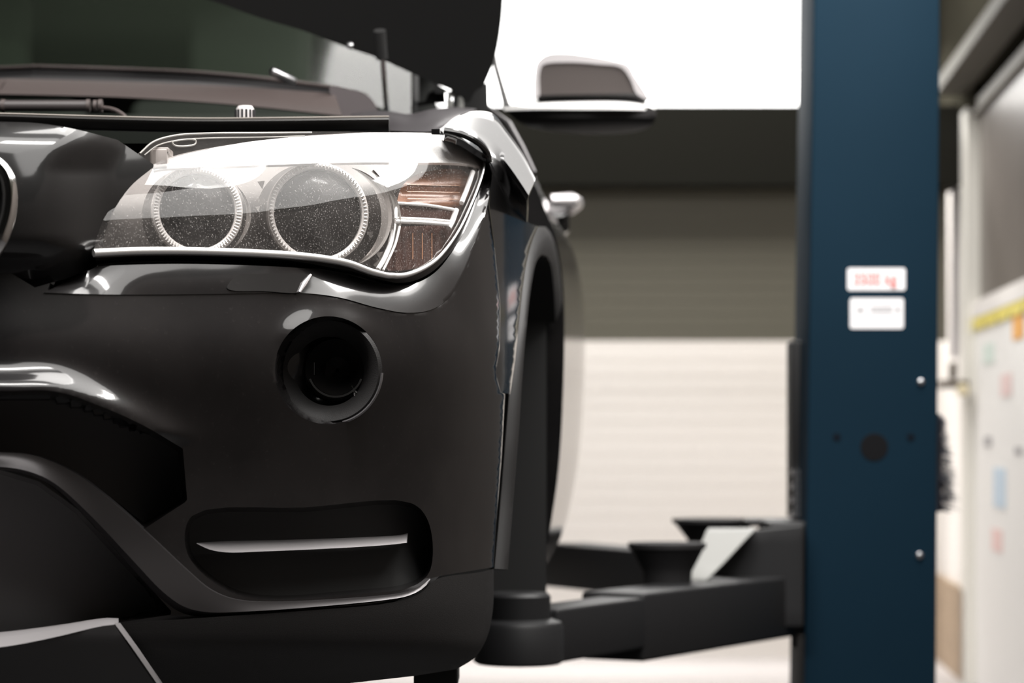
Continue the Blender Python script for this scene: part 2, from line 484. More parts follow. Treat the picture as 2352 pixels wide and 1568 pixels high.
# fog lamp in its pocket
fog = MB()
fc = SP(775, 850, .075)
fr_ = .0366
fog.lathe([(fr_, 0), (fr_, .022), (fr_ * .93, .026), (fr_ * .8, .020), (fr_ * .4, .003), (.002, 0)], fc, seg=48)
fl = build('fog_lamp', fog, black_glass, car)
b = MB(); b.lathe([(.058, -.002), (.060, .012), (.056, .016), (.050, .013), (fr_ + .002, -.004)], SP(756, 852, .052), seg=72)
bz = build('bezel', b, plastic, fl)
b = MB(); b.lathe([(.0575, .004), (.0590, .0075), (.0605, .004)], SP(756, 852, .040), seg=40, arc=(285, 358))  # bright arc standing in for the highlight at the bezel's lower right
build('bezel_highlight', b, mat('rim_highlight', (.30, .29, .30), rough=.25, metal=.7), bz)
b = MB(); b.lathe([(fr_ * .78, 0), (fr_ * .8, .004), (fr_ * .86, .004), (fr_ * .88, 0)], fc + Vector((0, -.026, 0)), seg=48, arc=(200, 340))
build('reflector_rim', b, chrome, fl)
b = MB()
c0 = fc + Vector((0, -.027, 0))
b.tube([c0 + Vector((.018, 0, -.018)), c0 + Vector((.022, -.002, -.026)), c0 + Vector((.021, -.001, -.034))], [.0012, .002, .001], 8)
build('reflector_glint', b, chrome, fl)
b = MB().tube([c0 + Vector((-.024, 0, .008)), c0 + Vector((-.024, 0, -.006))], .0006, 6)
build('reflector_glint', b, chrome, fl)

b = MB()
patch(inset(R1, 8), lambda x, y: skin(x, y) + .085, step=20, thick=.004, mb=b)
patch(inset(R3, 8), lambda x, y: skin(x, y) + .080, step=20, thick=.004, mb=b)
backing_grey = mat('lightened_backing', (.16, .155, .155), rough=.9, spec=.1)  # added backing sheets, lightened to make up for the unlit cavity
build('intake_backing', sym(b), backing_grey, car)
build('fog_backing', patch(inset(R2, 8), lambda x, y: skin(x, y) + .060, step=20, thick=.004), mat('lightened_fog_backing', (.07, .07, .07), rough=.9, spec=.1), car)  # added backing sheet, greyer than the liner to lift the unlit recess
# --- satin trim round the lower intake
e1 = resample(cr([(-700, 1025), (-300, 1030), (0, 1038), (80, 1046), (170, 1085), (250, 1145), (350, 1235), (430, 1310), (480, 1352), (530, 1374), (600, 1382), (800, 1374), (930, 1360), (965, 1345), (987, 1328)]), 120)
e2 = resample(cr([(-700, 1066), (-300, 1068), (0, 1078), (60, 1088), (120, 1115), (200, 1190), (300, 1300), (370, 1375), (420, 1408), (470, 1416), (560, 1409), (700, 1398), (880, 1380), (940, 1369), (975, 1350), (989, 1332)]), 120)
rows = []
for k in range(7):
    t = k / 6
    row = []
    for a, c in zip(e1, e2):
        x, y = a[0] + (c[0] - a[0]) * t, a[1] + (c[1] - a[1]) * t
        row.append(P(x, y, float(skin(x, y)) - .010 - t ** 1.4 * float(np.interp(x, [90, 230, 450, 570], [.016, .000, .000, .0055])) + .010 * max(0, t - .85) * 6.7))
    rows.append(row)
build('intake_trim', sym(MB().slab(rows, (0, .02, 0))), satin, car)

# --- bright blade inside the fog grille
e1 = resample(cr([(452, 1246), (500, 1243), (700, 1238), (860, 1232), (920, 1228), (936, 1224)]), 50)
e2 = resample(cr([(452, 1248), (480, 1261), (520, 1268), (600, 1266), (800, 1257), (900, 1250), (934, 1246)]), 50)
rows = [[P(a[0] + (c[0] - a[0]) * t, a[1] + (c[1] - a[1]) * t, float(skin(a[0], a[1])) + .032 - .03 * t ** .8) for a, c in zip(e1, e2)] for t in (0, .2, .4, .6, .8, 1)]
build('grille_blade', MB().slab(rows, (0, .012, -.001)), silver, car, label='bright satin blade')

# --- lower lip and undertray
lo = cr([(-700, 1470), (0, 1470), (300, 1430), (440, 1420), (700, 1402), (900, 1383), (965, 1362), (1002, 1330), (1100, 1314), (1134, 1306)], 5) + cr([(1134, 1306), (1132, 1400), (1118, 1465), (1092, 1508), (1050, 1536)], 5)[1:] + [(950, 1552), (700, 1580), (-700, 1640)]
build('lower_lip', sym(patch(lo, lambda x, y: skin(x, y) - .012 + .05 * sstep(1470, 1580, y), step=14, thick=.05)), plastic, car)
b = MB().box(P(960, 1500, 3.35), P(1050, 1585, 3.2))
build('undertray', b, matt, car, bevel=.003)
b = MB()
rows = [[P(x, y0 + (y1 - y0) * t, float(skin(x, 1450)) - .035 - .03 * t) for x, y0, y1 in resample(cr([(-700, 1480, 1512), (-200, 1470, 1500), (0, 1455, 1486), (120, 1440, 1464), (235, 1423, 1437), (262, 1424, 1434)]), 40)] for t in (0, .33, .66, 1)]
b.slab(rows, (0, .03, 0))
sk = patch([(-700, 1512), (-200, 1500), (0, 1486), (120, 1464), (235, 1437), (262, 1434), (375, 1600), (-700, 1660)], lambda x, y: skin(x, np.minimum(y, 1450)) - .064 + .06 * sstep(1450, 1620, y), step=14, thick=.01)
skp = build('skid_plate', sym(sk), mat('shaded_skid_face', (.05, .048, .05), rough=.55), car, label='grey skid plate')  # front face of the silver plate darkened for shade, bevel left bright
side = [[P(a[0], a[1], float(skin(a[0], 1450)) - .064 + .06 * float(sstep(1450, 1620, a[1])) + d) for a in resample([(262 + q, 1430), (300 + q, 1482), (340 + q, 1540), (385 + q, 1605)], 10)] for q, d in ((0, 0), (7, .008), (14, .03))]
b.grid(side)
build('skid_edge', sym(b), silver, skp, label='bright silver edge')

# --- nose panel between lamp and grille
nose = cr([(-700, 250), (-350, 268), (0, 279), (90, 283), (170, 296), (270, 321)], 6) + [(353, 378), (352, 384)] + cr([(352, 384), (300, 428), (258, 490), (238, 550), (228, 606), (160, 640), (95, 668)], 6)[1:] + [(20, 668), (-20, 600), (-700, 560)]
kid_c = (-130, 470)
_ny = np.arange(230, 720, 1.0)
_nt = np.interp(_ny, [230, 284, 300, 325, 345, 420, 500, 600, 720], [66, 62, 50, 35, 20, 13, 5, -2, -14])
_nd = -np.cumsum(np.tan(np.radians(_nt))) / 2220
_nd = _nd - np.interp(480, _ny, _nd)
def nose_depth(x, y):
    d = plan(x) - .030 + np.interp(y, _ny, _nd)
    q = (x - 165) + .55 * np.clip(y - 300, 0, 90)              # chamfer towards the lamp
    return d + .05 * sstep(-40, 150, q) ** 1.3 + .04 * sstep(540, 668, y)
nosep = build('nose_panel', sym(patch(nose, nose_depth, step=10, thick=.03)), paint, car)
# kidney grille: chrome ring and dark slats
ring = cr([(-560, 430), (-540, 372), (-430, 350), (-150, 352), (-40, 362), (8, 395), (22, 440), (18, 500), (-5, 560), (-60, 640), (-160, 700), (-400, 705), (-520, 640)], 8, True)
b = MB(); b.tube([P(x, y, float(nose_depth(np.array([x]), np.array([y]))[0]) - .012) for x, y in ring] + [P(*ring[0], float(nose_depth(np.array([ring[0][0]]), np.array([ring[0][1]]))[0]) - .012)], .0085, 12, caps=False)
kg = build('kidney_grille', b, chrome, car, label='chrome grille surround')
b = MB()
for x in range(-500, -20, 44):
    b.box(P(x, 640 if x < -120 else 560, 2.66), P(x + 14, 385, float(nose_depth(np.array([x + 7.]), np.array([480.]))[0]) - .008))
build('slat', b, matt, kg)
b = MB().box(P(-560, 760, 2.72), P(10, 350, 2.70))
build('backing', b, matt, kg)

# --- wing (fender): top surface, shoulder and side
def loft(curves, n, m):
    cs = [resample(cr(c), n) for c in curves]
    rows = []
    cols = [cr([cs[i][j] for i in range(len(cs))], m) for j in range(n)]
    for k in range(len(cols[0])):
        rows.append([P(*cols[j][k]) for j in range(n)])
    return rows
fa2 = [(1008, 297), (1018, 290), (1045, 268), (1090, 255), (1132, 261), (1162, 296), (1200, 350), (1231, 410)]
fc2 = [(1016, 302, 3.18), (1026, 300, 3.20), (1058, 304, 3.25), (1100, 318, 3.30), (1138, 346, 3.38), (1168, 380, 3.48), (1196, 420, 3.62), (1214, 448, 3.76)]
fd = [(1018, 306, 3.17), (1030, 307, 3.175), (1060, 315, 3.20), (1100, 340, 3.235), (1132, 372, 3.29), (1165, 410, 3.39), (1192, 448, 3.54), (1214, 478, 3.73)]
fe = [(1022, 309, 3.19), (1034, 311, 3.19), (1062, 322, 3.195), (1095, 343, 3.20), (1120, 362, 3.22), (1150, 420, 3.29), (1180, 475, 3.44), (1212, 510, 3.69)]
_a, _c, _d, _e = (resample(cr(q), 48) for q in (fa2, fc2, fd, fe))
_n = np.array((.40, -.63, .67)); _p0 = np.array(P(1058, 304, 3.25)) - np.array((0, 0, H))
def wing_top(x, y):                                            # gently sloping shoulder of the wing
    r = np.array(((x - CX) / F, 1, (HZ - y) / F))
    return float(_n @ _p0 / (_n @ r))
_c = [(x, y, wing_top(x, y)) for x, y, _ in _c]
_e = [(x, y, float(plan(x)) + .022) for x, y, _ in _e]
_d = [(x, y, .5 * c_[2] + .5 * e_[2]) for (x, y, _), c_, e_ in zip(_d, _c, _e)]
rows = []
far = [(x, y, wing_top(x, y)) for x, y in _a]
rows.append([P(*q) + Vector((-.02, .55, .01)) for q in far])
rows.append([P(*q) + Vector((-.002, .03, .002)) for q in far])
for t in (0, .25, .5, .75, 1):
    rows.append([P(*(np.array(p_) * (1 - t) + np.array(q_) * t)) for p_, q_ in zip(far, _c)])
for A_, B_ in ((_c, _d), (_d, _e)):
    for t in (.33, .66, 1):
        rows.append([P(*(np.array(p_) * (1 - t) + np.array(q_) * t)) for p_, q_ in zip(A_, B_)])
fender = build('front_wing', MB().slab(rows, (-.002, .012, -.006)), paint, car, angle=60)
fside = cr([(1121, 362), (1150, 420), (1180, 475), (1212, 510), (1236, 520)], 6) + cr([(1236, 520), (1222, 555), (1208, 610), (1194, 720), (1184, 820), (1172, 905)], 6)[1:] + [(1150, 900), (1138, 856), (1148, 800), (1150, 700), (1136, 560), (1124, 470), (1131, 400)]
b = patch(fside, lambda x, y: skin(x, np.maximum(y, 600.)) + .023 - .02 * sstep(360, 560, y), step=10, thick=.012)
build('wing_side', b, paint, fender)
# crease on wing side and hood gap moulding
b = MB().tube([P(*q) for q in cr([(1020, 300, 3.17), (1060, 308, 3.17), (1100, 330, 3.18), (1121, 356, 3.19), (1124, 372, 3.19)], 6)], .004, 8)
build('wing_seal', b, gasket, fender)
b = MB()
b.slab([[P(*q) for q in cr([(1122, 366, 3.16), (1128, 385, 3.16), (1124, 440, 3.13), (1108, 510, 3.10)], 6)], [P(*q) for q in cr([(1117, 400, 3.185), (1112, 425, 3.175), (1103, 460, 3.16), (1096, 500, 3.13)], 6)]], (0, .01, 0))
# arch moulding
ao = [(1136, 1306, 3.25), (1150, 1150, 3.29), (1162, 1000, 3.32), (1174, 860, 3.36), (1188, 740, 3.42), (1204, 620, 3.52), (1222, 548, 3.66), (1244, 517, 3.85), (1262, 530, 4.0), (1277, 575, 4.12), (1288, 660, 4.2)]
ai = [(1166, 1308, 3.27), (1178, 1150, 3.31), (1190, 1000, 3.345), (1199, 860, 3.39), (1208, 740, 3.45), (1219, 650, 3.54), (1232, 600, 3.67), (1248, 582, 3.85), (1262, 598, 3.99), (1272, 660, 4.1), (1276, 740, 4.18)]
A, B2 = resample(cr(ao), 60), resample(cr(ai), 60)
rows = [[P(*(np.array(a) * (1 - t) + np.array(c) * t)) + Vector((.006 * math.sin(math.pi * t), -.004 * math.sin(math.pi * t), 0)) for a, c in zip(A, B2)] for t in (0, .15, .35, .65, .85, 1)]
build('arch_moulding', MB().slab(rows, (-.004, .012, 0)), plastic, car)
# arch liner: the dark cavity behind the moulding
rows = [[P(*a) for a in B2], [P(*a) + Vector((-.12, .02, 0)) for a in B2], [P(*a) + Vector((-.34, .04, -.01)) for a in B2]]
lin = MB().slab(rows, (0, .004, .004))
lin.box((-.34, 3.3, .56), (-.30, 4.25, 1.25))
build('arch_liner', lin, matt, car)
b = MB().box((-.32, 4.18, .55), (.055, 4.24, 1.12))
build('arch_bulkhead', b, matt, car)

# --- body side: door, sill
prof = [(1228, 395), (1245, 440), (1268, 480), (1290, 522), (1312, 562), (1328, 610), (1338, 665), (1343, 730), (1343, 820), (1340, 900), (1334, 1000), (1325, 1080), (1312, 1150), (1298, 1210), (1275, 1262), (1248, 1306)]
pr = resample(cr(prof), 46)
def body_rows(ys):
    rows = []
    for Y in ys:
        dx = .030 * (Y - 4.6) - .012 * max(0, Y - 5.0) ** 1.5
        taper = 1 - .25 * max(0, (4.6 - Y) / .4)
        rows.append([Vector(((x - CX) / F * 4.6 * taper + dx, Y, H + (HZ - y) / F * 4.6 + .01 * (Y - 4.6))) for x, y in pr])
    return rows
dr = build('front_door', MB().slab(body_rows(np.linspace(4.2, 5.35, 14)), (-.05, 0, 0)), paint, car, angle=60)
build('rear_door', MB().slab(body_rows(np.linspace(5.358, 6.3, 10)), (-.05, 0, 0)), paint, car, angle=60)
build('rear_quarter', MB().slab(body_rows(np.linspace(6.308, 7.0, 8)), (-.05, 0, 0)), paint, car, angle=60)
for yy, nm in ((5.05, dr),):
    hz_ = H + (HZ - 472) / F * yy
    hx = (1276 - CX) / F * yy
    b = MB().tube([(hx - .01, yy - .10, hz_), (hx + .028, yy - .09, hz_ + .002), (hx + .040, yy, hz_ + .004), (hx + .032, yy + .1, hz_ + .003), (hx - .01, yy + .12, hz_)], [.012, .014, .014, .013, .011], 12)
    build('door_handle', b, silver, nm, label='bright door handle')
    b = MB().box((hx - .02, yy - .05, hz_ - .055), (hx + .026, yy + .05, hz_ - .02))
    build('handle_cup', b, gasket, nm, bevel=.006)

# --- wing mirror
mirror_o = [(1228, 222), (1227, 175), (1234, 143), (1255, 127), (1295, 124), (1350, 130), (1410, 141), (1440, 150), (1458, 178), (1478, 208), (1490, 228)]
ym = 4.5
b = patch(cr(mirror_o, 6) + [(1480, 238), (1240, 236)], lambda x, y: ym - .03 * np.sqrt(np.clip(1 - ((x - 1355) / 145) ** 2, 0, 1)) * np.clip((240 - y) / 60, 0, 1) ** .5 + 0 * y, step=8, thick=.10)
mr = build('wing_mirror', b, paint, car, angle=60)
inner = cr([(1236, 218), (1236, 165), (1244, 146), (1300, 140), (1370, 144), (1425, 152), (1445, 180), (1460, 214)], 5)
b = patch(inner, lambda x, y: ym - .0335 - .004 + 0 * y, step=10, thick=.006)
build('housing_reflection', b, mat('housing_reflection', (.07, .06, .057), rough=.3, metal=.3), mr)  # patch stands in for a reflection in the glossy housing
b = patch(cr([(1226, 232), (1227, 178), (1234, 144), (1255, 126), (1295, 122), (1350, 128), (1410, 139), (1442, 149), (1460, 177), (1480, 207), (1494, 230)], 5) + cr([(1480, 226), (1462, 214), (1447, 180), (1427, 155), (1370, 147), (1300, 143), (1248, 149), (1240, 166), (1240, 218)], 5), lambda x, y: ym - .042 + 0 * y, step=6, thick=.03)
build('mirror_rim', b, silver, mr)
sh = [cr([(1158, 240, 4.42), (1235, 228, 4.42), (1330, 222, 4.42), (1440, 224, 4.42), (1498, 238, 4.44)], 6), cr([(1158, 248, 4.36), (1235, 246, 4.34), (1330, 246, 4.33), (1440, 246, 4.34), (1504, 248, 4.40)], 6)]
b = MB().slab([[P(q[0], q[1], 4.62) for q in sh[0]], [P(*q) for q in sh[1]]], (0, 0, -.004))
build('mirror_ledge_lit', b, white_refl, mr)  # ledge coloured white for the light its top face reflects
base = cr([(1160, 246), (1240, 245), (1400, 246), (1500, 248), (1507, 262), (1500, 284), (1475, 299), (1400, 308), (1300, 305), (1225, 294), (1185, 276)], 5, True)
b = patch(base, lambda x, y: 4.34 + .05 * ((x - 1330) / 175) ** 2 + .1 * ((y - 265) / 45) ** 2 * (y > 265), step=8, thick=.14)
build('mirror_base', b, plastic, mr)

# --- bonnet, open
def hood_depth(x, y):
    return 4.16 - (235 - y) / 6000 * 4.1 * .62 + 0 * x - .10 * sstep(1000, -600, x)
hood = [(-150, -900), (0, -62), (150, -60)] + cr([(330, -40), (480, 0), (600, 42), (700, 72), (800, 110), (870, 134), (945, 168), (1000, 192), (1045, 212), (1076, 238)], 5) + cr([(1076, 238), (1094, 208), (1108, 200), (1119, 180), (1138, 128), (1150, 60), (1155, 0), (1156, -200), (1140, -900)], 5)[1:]
build('bonnet', sym(patch(hood, hood_depth, step=26, thick=.03)), mat('bonnet_underside', (.022, .022, .022), rough=.8, spec=.15), car)
b = MB().tube([P(872, 70, 3.98), P(877, 134, 4.0)], .0095, 12)
st = build('bonnet_strut', b, matt, car)
b = MB().tube([P(878, 130, 4.0), P(888, 255, 4.06)], .0038, 10)
build('strut_rod', b, chrome, st, label='chrome strut rod')
b = MB()
b.lathe([(.004, 0), (.0055, .003), (.003, .006), (.0005, .007)], P(803, 105, 4.0), seg=12)
build('bonnet_bolt', b, zinc, car)
# hinge hardware between bonnet and wing
hm = MB()
for poly, Y in [([(994, 188), (1082, 236), (1098, 200), (1110, 205), (1112, 262), (1040, 262), (1040, 214), (1000, 214)], 4.2),
                ([(1000, 205), (1022, 210), (1024, 236), (974, 236), (984, 214)], 4.22),
                ([(942, 160), (1010, 195), (1005, 172), (950, 150)], 4.2),
                ([(1060, 206), (1120, 190), (1122, 264), (1058, 264)], 4.24),
                ([(946, 236), (984, 232), (1004, 238), (962, 244), (950, 262), (943, 262)], 4.24)]:
    patch(poly, lambda x, y, Y=Y: Y + 0 * x, step=12, thick=.03, mb=hm)
build('bonnet_hinge', hm, matt, car)
b = MB().tube([P(*q) for q in cr([(1035, 246, 4.16), (1032, 222, 4.16), (1045, 212, 4.16), (1058, 222, 4.16), (1058, 248, 4.16)], 5)], .005, 8)
build('hinge_spring', b, steel_light, car)

# --- engine bay: cowl, brace, hose, slam panel
e = [cr([(72, 153, 4.2), (180, 156, 4.2), (300, 160, 4.2), (450, 167, 4.18), (620, 182, 4.16), (760, 200, 4.12)], 8)]
b = MB().tube([P(*q) for q in e[0]], .0035, 8)
cow = [[P(q[0], q[1] + dy, q[2] + dY) for q in resample(e[0], 60)] for dy, dY in ((3, -.0), (20, -.004), (26, -.04), (46, -.07), (66, -.06))]
b2 = MB().slab(cow, (0, .01, 0))
cowl = build('cowl', sym(b2), rubber, car)
build('cowl_seal', sym(b), cowl_mat, cowl)
r1 = resample(cr([(18, 180, 4.0), (160, 184, 4.0), (300, 188, 4.0), (500, 196, 3.99), (640, 205, 3.97), (768, 214, 3.94)]), 50)
r2 = resample(cr([(-4, 216, 3.94), (140, 219, 3.94), (300, 224, 3.94), (500, 237, 3.93), (640, 250, 3.91), (785, 266, 3.88)]), 50)
rows = [[P(a[0] + (c[0] - a[0]) * t, a[1] + (c[1] - a[1]) * t, a[2] + (c[2] - a[2]) * t - .012 * math.sin(math.pi * t)) for a, c in zip(r1, r2)] for t in np.linspace(0, 1, 7)]
build('cowl_panel', sym(MB().slab(rows, (0, .015, 0))), cowl_mat, car)
b = patch(cr([(757, 198), (800, 204), (840, 215), (862, 240), (868, 262), (840, 272), (790, 270)], 4, True), lambda x, y: 3.93 + .0003 * (x - 757) + 0 * y, step=10, thick=.04)
build('cowl_end_cap', b, mat('cowl_end', (.05, .04, .042), rough=.6), car)
b = MB().lathe([(.006, 0), (.007, .004), (.007, .04), (.006, .045)], P(676, 188, 4.02), axis=(-.75, -.6, .30), seg=16, caps=True)
build('washer_jet', b, zinc, car)
b = MB().tube([P(-500, 232, 3.5), P(0, 243, 3.5), P(200, 243, 3.5)], .0075, 16)
hose = build('coolant_hose', b, mat('grey_hose', (.05, .042, .042), rough=.5), car)
for x in (8, 203, 219, 231):
    b = MB().tube([P(x - 4, 243, 3.5), P(x + 4, 243, 3.5)], .0088 if x != 219 else .0078, 16)
    build('hose_clamp', b, cowl_mat, hose)
b = MB().tube([P(*q) for q in cr([(235, 247, 3.5), (262, 252, 3.49), (285, 266, 3.48), (300, 290, 3.47)], 6)], .0028, 8)
build('thin_line', b, cowl_mat, hose)
# slam panel bar above lamp
s1 = resample(cr([(-343, 257, 3.16), (0, 262, 3.16), (250, 269, 3.17), (450, 273, 3.18), (650, 272, 3.2), (800, 270, 3.22), (893, 269, 3.24)]), 60)
prof_s = [(0, -1, .06), (0, 0, .010), (0, 2, .003), (0, 5, 0), (0, 24, .004), (0, 30, .010), (0, 32, .05)]
rows = [[P(q[0], q[1] + dy, q[2] + dY) for q in s1] for _, dy, dY in prof_s]
sl = MB().grid(rows)
sl.grid([[r[-1] for r in rows], [r[-1] + Vector((.0, .03, 0)) for r in rows]])
slp = build('slam_panel', sym(sl), mat('slam_panel', (.016, .015, .014), rough=.45, spec=.4), car, angle=50)
build('slam_highlight', sym(MB().tube([P(x, y - 1, Y + .008) for x, y, Y in s1], .0014, 8)), mat('edge_highlight', (.16, .14, .12), rough=.5), slp)  # pale strip stands in for the highlight along the panel's top
b = MB().box((-.95, 3.22, .9), (-.15, 3.28, 1.21))
build('radiator_support', sym(b), matt, car)
b = MB()
cc = P(563, 276, 3.34)
b.lathe([(.0, .018), (.009, .018), (.0115, .014), (.0118, -.02)], cc, axis=(0, 0, 1), seg=32)
capo = build('reservoir_cap', b, mat('white_cap', (.7, .66, .65), rough=.5), car, label='white ribbed reservoir cap')
b = MB()
for k in range(14):
    a = 2 * math.pi * k / 14
    q = cc + Vector((math.cos(a) * .0118, math.sin(a) * .0118, 0))
    b.tube([q + Vector((0, 0, -.02)), q + Vector((0, 0, .013))], .0016, 6)
build('cap_rib', b, rubber, capo)
# engine bay floor and inner wing flange
b = MB().box((-.95, 3.35, 1.0), (-.16, 3.90, 1.20))
build('engine_cover', sym(b), matt, car)
r = loft([[(805, 262, 3.7), (850, 254, 3.75), (900, 256, 3.75), (940, 262, 3.7), (985, 252, 3.7), (1040, 246, 3.9), (1094, 250, 4.05)], [(805, 270, 3.6), (850, 266, 3.6), (900, 270, 3.55), (940, 276, 3.5), (985, 270, 3.5), (1035, 268, 3.55), (1080, 258, 3.9)], [(805, 300, 3.55), (850, 300, 3.5), (900, 300, 3.4), (940, 302, 3.35), (985, 302, 3.3), (1005, 298, 3.28), (1018, 290, 3.3)]], 40, 5)
build('inner_wing', MB().slab(r, (0, .02, -.004)), mat('inner_wing', (.022, .019, .021), rough=.5, spec=.4), car)

# --- windscreen, pillars, roof, dashboard
ws = [cr([(100, 150, 4.25), (220, 152, 4.25), (400, 160, 4.25), (760, 200, 4.24), (880, 250, 4.22), (945, 268, 4.22)], 6), None]
lowc = [P(*q) for q in resample(ws[0], 40)]
rows = []
for t in np.linspace(0, 1, 12):
    rows.append([Vector((-.7624 + .0349 * .8 * t + (p.x + .7624) * (1 - .10 * t), p.y + .80 * t, p.z + (1.93 - p.z) * (t ** .92))) for p in lowc])
full = [[mirror(q) for q in r_[:0:-1]] + r_ for r_ in rows]
wso = build('windscreen', MB().slab(full, (0, .004, -.004)), screen_glass, car, angle=60)
b = MB()
edge = [r_[-1] for r_ in rows]
b.tube([q + Vector((.006, 0, 0)) for q in edge], .006, 8)
build('screen_trim', b, matt, wso)
b = MB().tube([P(1166, 250, 4.42), P(1152, 200, 4.6), P(1138, 150, 4.8), P(1118, 60, 5.1), P(1085, -90, 5.4)], [.007, .006, .006, .008, .02], 10)
build('roof_pillar', b, plastic, car)
b = MB().tube([P(1108, 240, 4.3), P(1128, 256, 4.24), P(1168, 285, 4.2), P(1200, 340, 4.15), P(1228, 398, 4.1)], [.006, .006, .006, .005, .004], 10)
build('scuttle_trim', b, satin, car)
roof = [[Vector((x, y, 1.93 - .05 * ((x + .78) / .6) ** 2 - .04 * ((y - 6.0) / 1.0) ** 2)) for x in np.linspace(-1.38, -.2, 12)] for y in np.linspace(5.05, 7.1, 10)]
build('roof', MB().slab(roof, (0, 0, .02)), paint, car)
b = MB().box((-1.5, 4.45, 1.1), (-.14, 4.75, 1.40))
build('dashboard', b, matt, car, bevel=.03)
b = MB()
for x in (-.56, -1.16):
    b.box((x - .25, 5.5, 1.0), (x + .25, 5.66, 1.56)); b.box((x - .13, 5.52, 1.58), (x + .13, 5.64, 1.80))
build('seat', b, mat('grey_seat', (.04, .045, .04), rough=.9), car, bevel=.03)
b = MB().box((-1.45, 7.05, .75), (-.20, 7.1, 1.95))
build('tailgate', b, mat('tailgate', (.02, .022, .02), rough=.6), car)
b = MB().box((-1.5, 4.2, .60), (-.05, 7.0, .66))
build('floor_pan', b, matt, car)

# ------------------------------------------------------------------ headlight
hl = build('headlight', patch(hl_outline, lambda x, y: skin(x, y) + .16, step=14, thick=.02), housing_mat, car, label='clear twin-ring headlight')
HB = .07   # depth of inner pieces behind lens
# side walls of the bowl
n_ = len(hl_outline)
wall_ = right_c[:-1] + bot_c[:-1] + HL_LEFT[:-1]
rows = [[P(x, y, float(skin(x, y)) + d) for x, y in wall_] for d in (.006, .08, .16)]
build('bowl', MB().slab(rows, (0, 0, -.002)), housing_mat, hl)
ELID = cr([(340, 384), (358, 375), (400, 358), (480, 340), (600, 322), (720, 310), (800, 306), (850, 304)])
lens_o = ELID[:-1] + cr(HL_TOP[6:])[:-1] + right_c[:-1] + bot_c[:-1] + [(215, 582), (225, 520), (265, 440)]
build('lens', patch(lens_o, lambda x, y: skin(x, y) + .002, step=12, thick=.0025), clear, hl, label='clear dusty lens', angle=60)
# white eyelid band under the lens top
et = resample(cr([(352, 390), (362, 378), (400, 361), (480, 343), (600, 325), (750, 311), (900, 308), (1020, 311), (1062, 328), (1096, 350), (1107, 364)]), 90)
eb = resample(cr([(352, 391), (370, 388), (450, 384), (600, 379), (800, 373), (950, 373), (1030, 374), (1080, 378), (1103, 384)]), 90)
rows = []
for t in np.linspace(0, 1, 8):
    rows.append([P(a[0] + (c[0] - a[0]) * t, a[1] + (c[1] - a[1]) * t, float(skin(a[0] + (c[0] - a[0]) * t, a[1] + (c[1] - a[1]) * t)) + .050 - .036 * t ** .8) for a, c in zip(et, eb)])
build('eyelid', MB().slab(rows, (0, .006, -.002)), white_refl, hl, label='bright white reflector band')
# clear rib frame along top inner corner
b = MB()
FD = lambda x, y, d: P(x, y, float(plan(x)) + float(lean(350)) + d)
b2 = MB().tube([FD(x, y, -.002) for x, y in cr([(322, 352), (352, 326), (402, 311), (480, 306), (600, 305), (716, 304)], 6)], .0009, 8)
b3 = MB().tube([FD(x, y, -.001) for x, y in cr([(332, 356), (362, 334), (410, 322), (480, 317), (600, 315), (700, 312)], 6)], .0007, 8)
fl_o = cr(HL_TOP[:7])[:-1] + ELID[::-1][:-1] + [(318, 360)]
patch(fl_o, lambda x, y: plan(x) + float(lean(350)) + 0 * y, step=10, thick=.003, mb=b)
build('flange_backing', patch(fl_o, lambda x, y: plan(x) + float(lean(350)) + .035 + 0 * y, step=10, thick=.004), matt, hl)  # added dark plate, keeps the lit housing from showing through the flange
fo_ = build('lens_flange', b, clear_rib, hl, label='clear ribbed flange')
edge_m = mat('clear_edge', (.55, .53, .50), rough=.25, coat=.5)
for q in (b2, b3): build('flange_rib', q, edge_m, fo_)
b = MB()
loop = cr([(396, 326), (404, 323), (448, 321), (450, 327), (446, 332), (402, 334)], 5, True)
b.tube([FD(x, y, -.002) for x, y in loop] + [FD(*loop[0], -.002)], .0009, 8, caps=False)
build('lens_clip', b, edge_m, hl)
b = MB().box(FD(344, 384, .004), FD(394, 350, .026)).box(FD(350, 352, .003), FD(398, 347, .028))
build('bulb_cap', b, mat('milky_cap', (.40, .36, .34), rough=.4), hl, bevel=.0015)
# chrome lower moulding
ct = resample(right_c + bot_c[1:], 140)
b = MB()
rad = []
pts = []
for i, (x, y) in enumerate(ct):
    t = i / 139
    pts.append(SP(x, y - 1 * (t > .35), -.003))
    rad.append(.0014 + .0028 * min(1, max(0, (t - .18) / .25)))
b.tube(pts, rad, 12)
build('chrome_moulding', b, mat('bright_moulding', (.92, .91, .90), rough=.38, metal=.8), hl, label='chrome lower moulding')
# black gasket round the lamp
gi = resample(right_c + bot_c[1:], 120)
go = resample(GASKET_OUT, 120)
rows = []
for t in np.linspace(0, 1, 7):
    rows.append([P(a[0] + (c[0] - a[0]) * t, a[1] + (c[1] - a[1]) * t, float(skin(a[0] + (c[0] - a[0]) * t, a[1] + (c[1] - a[1]) * t)) + .030 * t - .012 * math.sin(math.pi * t)) for a, c in zip(gi, go)])
build('gasket', MB().slab(rows, (0, .01, 0)), gasket, hl)
